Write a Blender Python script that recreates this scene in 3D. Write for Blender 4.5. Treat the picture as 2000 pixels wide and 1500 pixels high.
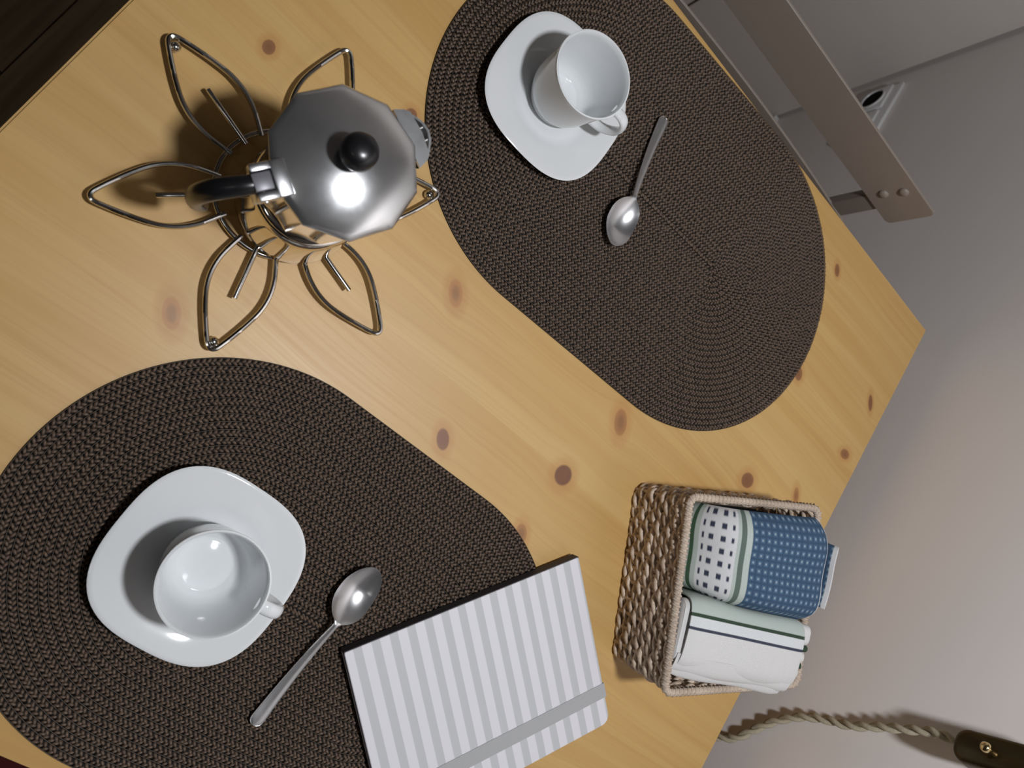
import bpy, bmesh, math, random
from math import sin, cos, pi, radians, hypot, atan2, sqrt
from mathutils import Vector, Matrix

for o in list(bpy.data.objects):
    bpy.data.objects.remove(o, do_unlink=True)
random.seed(7)
scene = bpy.context.scene
COL = scene.collection
TZ = 0.74                       # table top height; table corner by the wall is x=0, y=0

# ------------------------------------------------------------------ camera, world, lights, exposure
cam_d = bpy.data.cameras.new('camera')
cam = bpy.data.objects.new('camera', cam_d); COL.objects.link(cam)
cam_d.sensor_width = 36.0; cam_d.sensor_fit = 'HORIZONTAL'; cam_d.lens = 26.28
cam_d.clip_start = 0.02
RX = Vector((0.697286, 0.542407, 0.468601)); RY = Vector((0.599633, -0.799584, 0.033256)); RZ = Vector((0.392724, 0.257800, -0.882784))
cam.matrix_world = Matrix(((RX.x, -RY.x, -RZ.x, -0.62504), (RX.y, -RY.y, -RZ.y, -0.52298), (RX.z, -RY.z, -RZ.z, 1.27), (0, 0, 0, 1)))
cam_d.dof.use_dof = True; cam_d.dof.focus_distance = 0.56; cam_d.dof.aperture_fstop = 10.0
scene.camera = cam

w = bpy.data.worlds.new('room_air'); scene.world = w; w.use_nodes = True
w.node_tree.nodes['Background'].inputs[0].default_value = (0.9, 0.95, 1.0, 1)
w.node_tree.nodes['Background'].inputs[1].default_value = 0.005

def lamp(name, kind, loc, energy, size, color):
    d = bpy.data.lights.new(name, kind); d.energy = energy; d.color = color
    d.shadow_soft_size = size
    if kind == 'SPOT': d.spot_size = radians(148); d.spot_blend = 0.22
    o = bpy.data.objects.new(name, d); o.location = loc; COL.objects.link(o); return o
lamp('pendant_bulb', 'SPOT', (-0.36, -0.40, TZ + 0.93), 23.0, 0.036, (0.95, 0.965, 1.0))   # bulb in a wide shade hanging above the table
lamp('fill_light', 'POINT', (-1.15, -1.35, 2.2), 1.5, 0.10, (1.0, 0.97, 0.95))  # added fill light out of view, lifts the walls and shadows

vs = scene.view_settings
vs.view_transform = 'Standard'; vs.look = 'None'; vs.exposure = 0.0; vs.gamma = 1.0; vs.use_curve_mapping = False

# ------------------------------------------------------------------ helpers
class MB:
    """collects vertices and faces for ONE mesh"""
    def __init__(s): s.v = []; s.f = []; s.m = []; s.uv = None
    def add(s, vs_, fs, mi=0):
        b = len(s.v); s.v += [tuple(p) for p in vs_]
        s.f += [tuple(i + b for i in f) for f in fs]; s.m += [mi] * len(fs)
    def box(s, x0, x1, y0, y1, z0, z1, mi=0, xf=None):
        P = [Vector((x, y, z)) for z in (z0, z1) for y in (y0, y1) for x in (x0, x1)]
        if xf: P = [xf @ p for p in P]
        s.add(P, [(0, 2, 3, 1), (4, 5, 7, 6), (0, 1, 5, 4), (2, 6, 7, 3), (0, 4, 6, 2), (1, 3, 7, 5)], mi)
    def rings(s, R, closed_u=True, cap0=False, cap1=False, closed_v=False, mi=0):
        n = len(R[0]); V = [p for r in R for p in r]; F = []
        m = len(R)
        for i in range(m if closed_v else m - 1):
            a, b = i * n, ((i + 1) % m) * n
            for j in range(n if closed_u else n - 1):
                k = (j + 1) % n
                F.append((a + j, a + k, b + k, b + j))
        if cap0: F.append(tuple(range(n))[::-1])
        if cap1: F.append(tuple((m - 1) * n + j for j in range(n)))
        s.add(V, F, mi)
    def lathe(s, prof, n=48, c=(0, 0), mi=0, cap0=False, cap1=False, ph=0.0):
        s.rings([[(c[0] + r * cos(ph + 2 * pi * j / n), c[1] + r * sin(ph + 2 * pi * j / n), z) for j in range(n)] for r, z in prof], cap0=cap0, cap1=cap1, mi=mi)
    def tube(s, path, r, n=10, closed=False, mi=0, r2=None, up=None):
        P = [Vector(p) for p in path]; N = len(P); R = []
        rr = r if callable(r) else (lambda t: r)
        r2_ = (r2 if callable(r2) else (lambda t: r2)) if r2 is not None else None
        prev = None
        for i in range(N):
            if closed: t = (P[(i + 1) % N] - P[i - 1])
            else: t = P[min(i + 1, N - 1)] - P[max(i - 1, 0)]
            t.normalize()
            if up is not None: a = Vector(up) - t * t.dot(Vector(up))
            elif prev is None:
                a = Vector((0, 0, 1)) if abs(t.z) < 0.9 else Vector((1, 0, 0)); a = a - t * t.dot(a)
            else: a = prev - t * t.dot(prev)
            a.normalize(); prev = a; b = t.cross(a)
            u = i / max(N - 1, 1); ra = rr(u); rb = r2_(u) if r2_ else ra
            R.append([P[i] + a * (ra * cos(2 * pi * j / n)) + b * (rb * sin(2 * pi * j / n)) for j in range(n)])
        s.rings(R, cap0=not closed, cap1=not closed, closed_v=closed, mi=mi)
    def sphere(s, c, r, n=14, m=9, sz=1.0, mi=0):
        s.rings([[(c[0] + r * sin(pi * i / m) * cos(2 * pi * j / n), c[1] + r * sin(pi * i / m) * sin(2 * pi * j / n), c[2] - r * sz * cos(pi * i / m)) for j in range(n)] for i in range(1, m)], cap0=True, cap1=True, mi=mi)
    def prism(s, poly, z0, z1, mi=0, bev=0.0):
        n = len(poly); cx = sum(p[0] for p in poly) / n; cy = sum(p[1] for p in poly) / n
        def ins(d):
            out = []
            for i in range(n):
                a = Vector(poly[i - 1]); b = Vector(poly[i]); c = Vector(poly[(i + 1) % n])
                e1 = (b - a).normalized(); e2 = (c - b).normalized()
                n1 = Vector((-e1.y, e1.x)); n2 = Vector((-e2.y, e2.x)); k = (n1 + n2)
                k = k / max(k.length_squared, 1e-9) * 2
                out.append((b.x + k.x * d, b.y + k.y * d))
            return out
        if bev:
            q = ins(bev)
            s.rings([[(x, y, z0) for x, y in q], [(x, y, z0 + bev) for x, y in poly], [(x, y, z1 - bev) for x, y in poly], [(x, y, z1) for x, y in q]], cap0=True, cap1=True, mi=mi)
        else:
            s.rings([[(x, y, z0) for x, y in poly], [(x, y, z1) for x, y in poly]], cap0=True, cap1=True, mi=mi)
    def mesh(s, name, mats, smooth=True, angle=40):
        me = bpy.data.meshes.new(name); me.from_pydata(s.v, [], s.f); me.update()
        for m in (mats if isinstance(mats, (list, tuple)) else [mats]): me.materials.append(m)
        me.polygons.foreach_set('material_index', s.m)
        if s.uv is not None:
            L = me.uv_layers.new(name='UVMap')
            for lp in me.loops: L.data[lp.index].uv = s.uv[lp.vertex_index]
        if smooth:
            me.polygons.foreach_set('use_smooth', [True] * len(me.polygons))
            if angle is not None: me.set_sharp_from_angle(angle=radians(angle))
        me.update(); return me
    def obj(s, name, mats, parent=None, smooth=True, angle=40, loc=None):
        return link(name, s.mesh(name, mats, smooth, angle), parent, loc)

def link(name, me, parent=None, loc=None):
    o = bpy.data.objects.new(name, me); COL.objects.link(o)
    if parent: o.parent = parent
    if loc: o.location = loc
    return o
def thing(name, label, cat, loc=(0, 0, 0), rz=0.0, group=None):
    o = bpy.data.objects.new(name, None); COL.objects.link(o); o.location = loc; o.rotation_euler = (0, 0, rz)
    o.empty_display_size = 0.03; o['label'] = label; o['category'] = cat
    if group: o['group'] = group
    return o
def bevel_obj(o, wdt, seg=2):
    me = o.data; bm = bmesh.new(); bm.from_mesh(me)
    bmesh.ops.bevel(bm, geom=list(bm.edges), offset=wdt, segments=seg, affect='EDGES', profile=0.5)
    bm.to_mesh(me); bm.free(); me.polygons.foreach_set('use_smooth', [True] * len(me.polygons)); me.set_sharp_from_angle(angle=radians(35)); return o
def catmull(P, k=8, closed=False):
    P = [Vector(p) for p in P]; n = len(P); out = []
    for i in range(n if closed else n - 1):
        if closed: a, b, c, d = P[i - 1], P[i], P[(i + 1) % n], P[(i + 2) % n]
        else: a, b, c, d = P[max(i - 1, 0)], P[i], P[i + 1], P[min(i + 2, n - 1)]
        for j in range(k):
            t = j / k
            out.append(0.5 * ((2 * b) + (c - a) * t + (2 * a - 5 * b + 4 * c - d) * t * t + (3 * b - a - 3 * c + d) * t ** 3))
    if not closed: out.append(P[-1])
    return out
def dup(root, loc, label, rz=None):
    r = root.copy(); COL.objects.link(r); r.location = loc; r['label'] = label
    if rz is not None: r.rotation_euler = (0, 0, rz)
    for ch in list(root.children):
        c = ch.copy(); COL.objects.link(c); c.parent = r
        for g in ch.children:
            d = g.copy(); COL.objects.link(d); d.parent = c
    return r

# ------------------------------------------------------------------ node material helper
class NM:
    def __init__(s, name, rough=0.5, metal=0.0, color=(0.5, 0.5, 0.5), spec=0.5):
        s.m = bpy.data.materials.new(name); s.m.use_nodes = True; s.t = s.m.node_tree
        s.b = s.t.nodes['Principled BSDF']; s.set('Base Color', color); s.set('Roughness', rough); s.set('Metallic', metal); s.set('Specular IOR Level', spec)
    def set(s, k, v):
        i = s.b.inputs[k]
        if hasattr(v, 'links'): s.t.links.new(v, i)
        elif isinstance(v, (tuple, list)): i.default_value = (*v[:3], 1)
        else: i.default_value = v
    def new(s, t, **kw):
        n = s.t.nodes.new(t)
        for k, v in kw.items(): setattr(n, k, v)
        return n
    def wire(s, v, inp):
        if hasattr(v, 'links'): s.t.links.new(v, inp)
        else: inp.default_value = v
    def math(s, op, a, b=0.0, c=0.0, clamp=False):
        n = s.new('ShaderNodeMath', operation=op, use_clamp=clamp)
        s.wire(a, n.inputs[0]); s.wire(b, n.inputs[1]); s.wire(c, n.inputs[2]); return n.outputs[0]
    def coord(s, kind='Object', ob=None):
        n = s.new('ShaderNodeTexCoord')
        if ob: n.object = ob
        return n.outputs[kind]
    def sep(s, v):
        n = s.new('ShaderNodeSeparateXYZ'); s.wire(v, n.inputs[0]); return n.outputs
    def comb(s, x, y, z=0.0):
        n = s.new('ShaderNodeCombineXYZ'); s.wire(x, n.inputs[0]); s.wire(y, n.inputs[1]); s.wire(z, n.inputs[2]); return n.outputs[0]
    def noise(s, v, scale, detail=3.0, rough=0.5):
        n = s.new('ShaderNodeTexNoise'); s.wire(v, n.inputs['Vector']); n.inputs['Scale'].default_value = scale; n.inputs['Detail'].default_value = detail; n.inputs['Roughness'].default_value = rough; return n.outputs[0]
    def mix(s, f, a, b):
        n = s.new('ShaderNodeMix', data_type='RGBA'); s.wire(f, n.inputs[0])
        for v, i in ((a, 6), (b, 7)):
            if hasattr(v, 'links'): s.t.links.new(v, n.inputs[i])
            else: n.inputs[i].default_value = (*v[:3], 1)
        return n.outputs[2]
    def ss(s, v, a, b):
        n = s.new('ShaderNodeMapRange', interpolation_type='SMOOTHSTEP'); s.wire(v, n.inputs[0]); n.inputs[1].default_value = a; n.inputs[2].default_value = b; return n.outputs[0]
    def band(s, v, a, b, e=0.0004):
        return s.math('MULTIPLY', s.ss(v, a - e, a + e), s.math('SUBTRACT', 1.0, s.ss(v, b - e, b + e)))
    def bump(s, h, strength=0.3, dist=0.001):
        n = s.new('ShaderNodeBump'); n.inputs['Strength'].default_value = strength; n.inputs['Distance'].default_value = dist; s.wire(h, n.inputs['Height']); s.t.links.new(n.outputs[0], s.b.inputs['Normal'])
def lin(r, g, b):
    f = lambda c: (c / 255 / 12.92) if c / 255 <= 0.04045 else ((c / 255 + 0.055) / 1.055) ** 2.4
    return (f(r), f(g), f(b))
def plain(name, rgb, rough=0.5, metal=0.0, noise=0.0, nscale=40, spec=0.5):
    n = NM(name, rough, metal, rgb, spec)
    if noise:
        f = n.noise(n.coord(), nscale)
        n.set('Base Color', n.mix(f, tuple(c * (1 - noise) for c in rgb), tuple(min(1, c * (1 + noise)) for c in rgb)))
    return n.m

# ------------------------------------------------------------------ materials
M_wall = NM('wall_paint', 0.8, 0, (0.84, 0.79, 0.765), 0.25)
_f = M_wall.noise(M_wall.coord(), 260, 4); M_wall.bump(_f, 0.12, 0.0006); M_wall = M_wall.m
M_panel = plain('panel_paint', (0.80, 0.745, 0.70), 0.6, 0, 0.02, 30, 0.3)
M_ceil = plain('ceiling_paint', (0.30, 0.30, 0.31), 0.9, 0, 0.02)
M_far = plain('far_wall_paint', (0.20, 0.20, 0.21), 0.85, 0, 0.02)
M_white = plain('white_gloss', (0.75, 0.74, 0.74), 0.35, 0, 0.02)
M_dark = plain('dark_gap', (0.01, 0.009, 0.008), 0.9, 0, 0.05, 40, 0.05)
M_rug = plain('red_rug', (0.10, 0.012, 0.012), 0.95, 0, 0.3, 400)

def floor_mat():
    n = NM('dark_floor_wood', 0.4); v = n.sep(n.coord())
    g = n.noise(n.comb(n.math('MULTIPLY', v[0], 60.0), n.math('MULTIPLY', v[1], 3.0), v[2]), 1.0, 5, 0.6)
    n.set('Base Color', n.mix(n.ss(g, 0.3, 0.75), (0.18, 0.128, 0.070), (0.33, 0.245, 0.138)))
    n.bump(g, 0.3, 0.0006); return n.m
M_floor = floor_mat()

# knots: x, y, radius across, radius along, rotation, colour 0 pale .. 1 dark purple brown
KNOTS = [(-.6777, -.3001, .0046, .0056, .3, .75), (-.4713, -.3426, .0062, .0115, .95, .15), (-.4112, -.4378, .0056, .0090, .95, .85),
         (-.3035, -.3994, .0090, .0092, .4, .95), (-.2829, -.3304, .0072, .0125, .8, .40), (-.1249, -.2868, .0086, .0080, .3, .8),
         (-.1564, -.0462, .0038, .0072, .9, .7), (-.0252, -.1879, .0075, .0055, .2, .6), (-.0265, -.1217, .0036, .0095, .9, .8),
         (-.3076, -.4593, .0055, .0085, .9, .35), (-.6161, -.4814, .0060, .0115, .95, .05), (-.5791, -.2618, .0050, .0055, .5, .8),
         (-.1339, -.1638, .0055, .0075, .8, .7), (-.0590, -.2620, .0042, .0090, .8, .3), (-.55, -.06, .006, .007, 0, .6), (-.22, -.70, .006, .007, 0, .6)]
def pine(ob):
    n = NM('pine_wood', 0.36, 0, (0.6, 0.4, 0.2), 0.65)
    c = n.coord('Object', ob); v = n.sep(c); x, y = v[0], v[1]
    oi = n.math('MULTIPLY', n.new('ShaderNodeObjectInfo').outputs['Random'], 1.0)
    wob = n.noise(n.comb(n.math('MULTIPLY', x, 2.2), n.math('MULTIPLY', y, 7.0), oi), 1.0, 2, 0.5)
    g = n.math('ADD', y, n.math('MULTIPLY', n.math('SUBTRACT', wob, 0.5), 0.05))
    kcol = None; halo = None
    for (kx, ky, ra, rl, ro, dk) in KNOTS:
        dx = n.math('SUBTRACT', x, kx); dy = n.math('SUBTRACT', y, ky)
        # local axes: 'along' points image-down, i.e. direction (0.6,-0.8) turned a little
        a = -radians(53) + (ro - 0.9) * 0.6
        u = n.math('MULTIPLY_ADD', dx, cos(a), n.math('MULTIPLY', dy, sin(a)))
        q = n.math('MULTIPLY_ADD', dx, -sin(a), n.math('MULTIPLY', dy, cos(a)))
        uu = n.math('DIVIDE', u, rl); qq = n.math('DIVIDE', q, ra)
        d2 = n.math('MULTIPLY_ADD', uu, uu, n.math('MULTIPLY', qq, qq))
        # grain flows round the knot
        ex = n.math('POWER', 2.718, n.math('MULTIPLY', d2, -0.16))
        sg = n.math('DIVIDE', dy, ra * 2.0)
        g = n.math('SUBTRACT', g, n.math('MULTIPLY', ex, n.math('MULTIPLY', n.math('MAXIMUM', n.math('MINIMUM', sg, 1.0), -1.0), ra * 0.9)))
        k = n.math('SUBTRACT', 1.0, n.ss(d2, 0.62, 1.12))
        h = n.math('MULTIPLY', n.math('SUBTRACT', 1.0, n.ss(d2, 0.8, 4.5)), 0.35)
        kc = n.mix(dk, lin(176, 116, 62), lin(106, 62, 44))
        core = n.mix(n.math('SUBTRACT', 1.0, n.ss(d2, 0.0, 0.5)), kc, tuple(c_ * 0.82 for c_ in lin(128, 76, 46)))
        if kcol is None: kcol = (k, core); halo = h; base_list = [((k, dk), core)]
        else: base_list.append(((k, dk), core)); halo = n.math('MAXIMUM', halo, h)
    fine = n.noise(n.comb(n.math('MULTIPLY', x, 5.0), n.math('MULTIPLY', g, 330.0), oi), 1.0, 4, 0.55)
    mid = n.noise(n.comb(n.math('MULTIPLY', x, 1.6), n.math('MULTIPLY', g, 62.0), oi), 1.0, 3, 0.5)
    big = n.noise(n.comb(n.math('MULTIPLY', x, 1.2), n.math('MULTIPLY', g, 14.0), oi), 1.0, 2, 0.5)
    col = n.mix(n.ss(mid, 0.34, 0.68), PINE_A, PINE_B)
    col = n.mix(n.math('MULTIPLY', n.ss(fine, 0.42, 0.72), 0.36), col, PINE_C)
    col = n.mix(n.math('MULTIPLY', n.ss(big, 0.45, 0.75), 0.45), col, PINE_D)
    col = n.mix(n.math('MULTIPLY', oi, 0.10), col, PINE_C)
    col = n.mix(halo, col, lin(176, 112, 52))
    for k, core in base_list: col = n.mix(n.math('MULTIPLY', k[0], 0.55 + 0.4 * k[1]), col, core)
    n.set('Base Color', col)
    n.set('Roughness', n.math('MULTIPLY_ADD', fine, 0.12, 0.40))
    n.bump(fine, 0.10, 0.0004)
    return n.m
PINE_A, PINE_B, PINE_C, PINE_D = (0.560, 0.335, 0.110), (0.615, 0.396, 0.144), (0.475, 0.255, 0.074), (0.630, 0.426, 0.168)

M_mat_lump = NM('mat_fibre', 0.44, 0, (0.085, 0.062, 0.048), 0.32)
_f = M_mat_lump.noise(M_mat_lump.coord(), 420, 2)
M_mat_lump.set('Base Color', M_mat_lump.mix(_f, (0.026, 0.0165, 0.0112), (0.190, 0.128, 0.088))); M_mat_lump = M_mat_lump.m
M_mat_base = plain('mat_base', (0.0045, 0.003, 0.0022), 0.7, 0, 0.3, 300, 0.2)
M_mat_thread = plain('mat_thread', (0.045, 0.035, 0.026), 0.5, 0, 0.2, 300)
M_porc = plain('porcelain', (0.74, 0.76, 0.77), 0.065, 0, 0.012, 20)
def brushed(name, col, r0, r1, scale=90):
    n = NM(name, r0, 1.0, col)
    f = n.noise(n.coord(), scale, 4, 0.6); n.set('Roughness', n.math('MULTIPLY_ADD', f, r1 - r0, r0)); return n.m
M_steel = brushed('spoon_steel', (0.64, 0.64, 0.65), 0.20, 0.32); M_steel.node_tree.nodes['Principled BSDF'].inputs['Metallic'].default_value = 0.88
M_chrome = brushed('wire_chrome', (0.60, 0.59, 0.57), 0.10, 0.22)
M_polish = brushed('polished_aluminium', (0.80, 0.77, 0.72), 0.04, 0.12)
M_alu = NM('satin_aluminium', 0.3, 1.0, (0.66, 0.67, 0.68))
_f = M_alu.noise(M_alu.coord(), 160, 3, 0.6); M_alu.set('Roughness', M_alu.math('MULTIPLY_ADD', _f, 0.06, 0.27)); M_alu = M_alu.m
M_lid = NM('turned_aluminium', 0.3, 0.92, (0.70, 0.71, 0.72))
_t = M_lid.new('ShaderNodeTangent', direction_type='RADIAL', axis='Z'); M_lid.t.links.new(_t.outputs[0], M_lid.b.inputs['Tangent']); M_lid.set('Anisotropic', 0.0)
_f = M_lid.noise(M_lid.coord(), 120, 3, 0.6); M_lid.set('Roughness', M_lid.math('MULTIPLY_ADD', _f, 0.06, 0.18)); M_lid = M_lid.m
M_blackp = plain('black_plastic', (0.008, 0.008, 0.009), 0.28, 0, 0.1)
M_cap_sheen = plain('handle_cap_sheen', (0.16, 0.16, 0.175), 0.4, 0.3, 0.05)  # grey tone stands in for a reflection on the black handle top

# ------------------------------------------------------------------ setting
def struct(o): o['kind'] = 'structure'; return o
WX, WY = 0.047, 0.63
X0, Y0, ZC = -3.2, -3.2, 2.75
m = MB(); m.box(WX, WX + 0.1, Y0 - 0.1, WY + 0.2, -0.05, ZC + 0.05); struct(m.obj('wall_right', M_wall, smooth=False))
m = MB(); m.box(X0 - 0.1, X0, Y0 - 0.1, WY + 0.2, -0.05, ZC + 0.05); struct(m.obj('wall_left', M_far, smooth=False))
m = MB(); m.box(X0, WX, Y0 - 0.1, Y0, -0.05, ZC + 0.05); struct(m.obj('wall_front', M_far, smooth=False))
m = MB(); m.box(X0, WX, Y0, WY + 0.1, ZC, ZC + 0.05); struct(m.obj('ceiling', M_ceil, smooth=False))
m = MB(); m.box(X0, WX, WY + 0.022, WY + 0.1, -0.05, ZC); wb = struct(m.obj('wall_back', M_dark, smooth=False))
for a, b in ((WX - 0.300, WX - 0.007), (WX - 0.90, WX - 0.304), (X0, WX - 0.904)):
    m = MB(); m.box(a, b, WY, WY + 0.0225, 0.004, ZC); bevel_obj(m.obj('panel', M_panel, wb, smooth=False), 0.0015, 2)
m = MB(); m.box(WX - 0.014, WX, Y0, WY - 0.003, 0.0, 0.135); struct(bevel_obj(m.obj('baseboard_right', M_white, smooth=False), 0.003, 2))
m = MB(); m.box(X0, WX, Y0, WY + 0.1, -0.05, -0.012); fl = struct(m.obj('floor', M_dark, smooth=False))
px = -0.9725; k = 0
while px - 0.14 * k > X0: k += 1
x = px - 0.14 * k
me_cache = {}
row = 0
while x < WX:
    xa, xb = max(x, X0), min(x + 0.14, WX)
    off = [-0.80, 0.10, -0.293][(row - k) % 3]
    ys = [Y0] + [y for y in (off - 1.2, off, off + 1.2) if Y0 + 0.05 < y < WY - 0.05] + [WY]
    for ya, yb in zip(ys[:-1], ys[1:]):
        m = MB(); m.box(xa + 0.0012, xb - 0.0012, ya + 0.0012, yb - 0.0012, -0.0125, 0.0); m.obj('floor_plank', M_floor, fl, smooth=False)
    x += 0.14; row += 1
m = MB(); m.box(-1.15, -0.05, -1.95, -1.02, 0.0, 0.009); rug = bevel_obj(m.obj('rug', M_rug, smooth=False), 0.003, 2)
rug['label'] = 'dark red rug on the floor beyond the table edge, bottom left corner'; rug['category'] = 'rug'

# ------------------------------------------------------------------ table
TW = 0.752
table = thing('dining_table', 'square knotty pine table carrying both brown placemats and the coffee pot', 'table', (0, 0, 0))
M_pine = pine(table)
edges = [-TW, -0.680, -0.586, -0.492, -0.398, -0.304, -0.210, -0.112, 0.0]
for a, b in zip(edges[:-1], edges[1:]):
    m = MB(); m.box(-TW, 0.0, a + 0.00001, b - 0.00001, TZ - 0.026, TZ); o = m.obj('plank', M_pine, table, smooth=False)
    bm = bmesh.new(); bm.from_mesh(o.data)
    ed = [e for e in bm.edges if all((abs(v.co.x) < 1e-5 or abs(v.co.x + TW) < 1e-5 or abs(v.co.y) < 2e-4 or abs(v.co.y + TW) < 2e-4) for v in e.verts)
          and (abs(e.verts[0].co.x - e.verts[1].co.x) < 1e-6 and (abs(e.verts[0].co.x) < 1e-5 or abs(e.verts[0].co.x + TW) < 1e-5) and abs(e.verts[0].co.z - e.verts[1].co.z) < 1e-6
               or abs(e.verts[0].co.y - e.verts[1].co.y) < 1e-6 and (abs(e.verts[0].co.y) < 2e-4 or abs(e.verts[0].co.y + TW) < 2e-4) and abs(e.verts[0].co.z - e.verts[1].co.z) < 1e-6)]
    bmesh.ops.bevel(bm, geom=ed, offset=0.002, segments=3, affect='EDGES'); bm.to_mesh(o.data); bm.free()
m = MB()
m.box(-TW + 0.05, -0.05, -0.07, -0.05, TZ - 0.10, TZ - 0.026); m.box(-TW + 0.05, -0.05, -TW + 0.05, -TW + 0.07, TZ - 0.10, TZ - 0.026)
m.box(-TW + 0.05, -TW + 0.07, -TW + 0.07, -0.07, TZ - 0.10, TZ - 0.026); m.box(-0.07, -0.05, -TW + 0.07, -0.07, TZ - 0.10, TZ - 0.026)
m.obj('apron', M_pine, table, smooth=False)
for lx in (-TW + 0.075, -0.075):
    for ly in (-TW + 0.075, -0.075):
        m = MB(); m.box(lx - 0.024, lx + 0.024, ly - 0.024, ly + 0.024, 0.0, TZ - 0.027); bevel_obj(m.obj('leg', M_pine, table, smooth=False), 0.003)

# ------------------------------------------------------------------ placemats: concentric braided coils
def placemat(name, label, cx, cy, ang, h, r, seed):
    rnd = random.Random(seed)
    t = thing(name, label, 'placemat', (cx, cy, TZ), ang, 'brown braided oval placemats')
    nrow = round(r / 0.00535); dr = r / nrow
    def pt(s, rho):                       # arc length along stadium of radius rho -> point, tangent
        Lh, La = 2 * h, pi * rho; P = 2 * (Lh + La); s %= P
        if s < Lh: return (-h + s, -rho), (1, 0)
        s -= Lh
        if s < La: a = -pi / 2 + s / rho; return (h + rho * cos(a), rho * sin(a)), (-sin(a), cos(a))
        s -= La
        if s < Lh: return (h - s, rho), (-1, 0)
        s -= Lh; a = pi / 2 + s / rho; return (-h + rho * cos(a), rho * sin(a)), (-sin(a), cos(a))
    for i in range(nrow):
        rho = (i + 0.5) * dr; P = 4 * h + 2 * pi * rho
        m = MB()
        na = max(10, int(pi * rho / 0.006)); SV = []
        for s_0 in (0.0, 2 * h + pi * rho):
            SV += [s_0 + 2 * h * q_ / 12 for q_ in range(12)] + [s_0 + 2 * h + pi * rho * q_ / na for q_ in range(na)]
        R = []; T = []
        for s_ in SV:
            (x, y), (tx, ty) = pt(s_, rho); nx, ny = ty, -tx
            R.append([(x + nx * d, y + ny * d, z) for d, z in ((-dr * 0.49, 0.0), (-dr * 0.49, 0.0007), (-dr * 0.25, 0.0019), (dr * 0.25, 0.0019), (dr * 0.49, 0.0007), (dr * 0.49, 0.0))])
            T.append((x + nx * dr * 0.48, y + ny * dr * 0.48, 0.0015))
        m.rings(R, closed_u=False, closed_v=True, mi=0)
        if i < nrow - 1 or True: m.tube(T, 0.00036, 4, closed=True, mi=2, up=(0, 0, 1))
        pitch = 0.0036; ns = int(P / pitch); st = P / ns
        V = []; F = []
        for j in range(ns):
            for side in (-1, 1):
                s0 = (j + 0.25 * side + rnd.uniform(-.12, .12)) * st
                (x, y), (tx, ty) = pt(s0, rho); nx, ny = ty, -tx
                sd_ = side * (0.36 if i == 0 and side < 0 else 0.175)   # the first coil closes the centre line
                cxp, cyp = x + nx * sd_ * dr, y + ny * sd_ * dr
                a = side * radians(38 + rnd.uniform(-9, 9))
                ux, uy = tx * cos(a) - nx * sin(a), ty * cos(a) - ny * sin(a)
                vx, vy = -uy, ux
                L = 0.00215 * rnd.uniform(.85, 1.1); W = 0.00105; H = 0.0033 + rnd.uniform(-.0003, .0004); z0 = 0.0015
                b = len(V)
                for (p, q, z) in ((-L, 0, z0), (-L * .45, -W, z0), (L * .45, -W, z0), (L, 0, z0), (L * .45, W, z0), (-L * .45, W, z0), (-L * .45, 0, H), (L * .45, 0, H)):
                    V.append((cxp + ux * p + vx * q, cyp + uy * p + vy * q, z))
                F += [(b, b + 1, b + 6), (b + 1, b + 2, b + 7, b + 6), (b + 2, b + 3, b + 7), (b + 3, b + 4, b + 7), (b + 4, b + 5, b + 6, b + 7), (b + 5, b, b + 6)]
        m.add(V, F, 1)
        if i == 0: m.prism([(h + dr * 0.4 * cos(a_), dr * 0.4 * sin(a_)) for a_ in [pi * (q_ / 8 - .5) for q_ in range(9)]] + [(-h + dr * 0.4 * cos(a_), dr * 0.4 * sin(a_)) for a_ in [pi * (q_ / 8 + .5) for q_ in range(9)]], 0.0, 0.0017, 0)
        m.obj('coil', [M_mat_base, M_mat_lump, M_mat_thread], t, angle=None)
    return t
placemat('placemat', 'brown braided oval placemat along the table edge, under the cup by the chair', -.3687, -.1601, .0485, .0772, .1545, 1)
placemat('placemat', 'brown braided oval placemat in the foreground, partly under the striped notebook', -.4196, -.5981, .0078, .0682, .1427, 2)
MZ = TZ + 0.0034

# ------------------------------------------------------------------ saucers
def sup(n, a): c, s = cos(a), sin(a); k = (abs(c) ** n + abs(s) ** n) ** (-1 / n); return c * k, s * k
def make_saucer(label, loc):
    t = thing('saucer', label, 'saucer', loc, 0, 'white rounded square saucers')
    prof = [(0.004, 0.0042, 2), (0.020, 0.0042, 2), (0.0235, 0.0043, 2), (0.0247, 0.0052, 2), (0.030, 0.0058, 2.05), (0.0345, 0.0066, 2.1), (0.0375, 0.0083, 2.2), (0.0415, 0.0099, 2.35), (0.0450, 0.01095, 2.46),
            (0.048, 0.0117, 2.55), (0.052, 0.0126, 2.66), (0.0565, 0.0134, 2.74), (0.0590, 0.0137, 2.74), (0.0596, 0.0132, 2.74), (0.0588, 0.0123, 2.74),
            (0.053, 0.0104, 2.7), (0.045, 0.0076, 2.5), (0.037, 0.0038, 2.2), (0.034, 0.0022, 2.1), (0.0335, 0.0002, 2), (0.0318, 0.0, 2), (0.0308, 0.0020, 2), (0.020, 0.0018, 2), (0.004, 0.0018, 2)]
    R = []
    for r, z, n in prof:
        R.append([(r * sup(n, 2 * pi * j / 96)[0], r * sup(n, 2 * pi * j / 96)[1], z) for j in range(96)])
    m = MB(); m.rings(R, cap0=True, cap1=True); m.f[-1], m.f[-2] = m.f[-1], m.f[-2]
    m.obj('dish', M_porc, t, angle=70)
    return t
S1 = (-.5028, -.1680, MZ); S2 = (-.5043, -.6008, MZ)
sc1 = make_saucer('white rounded square saucer under the cup by the chair, on the far placemat', S1)
sc2 = dup(sc1, S2, 'white rounded square saucer under the cup left of the striped notebook', rz=-0.012)

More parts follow.
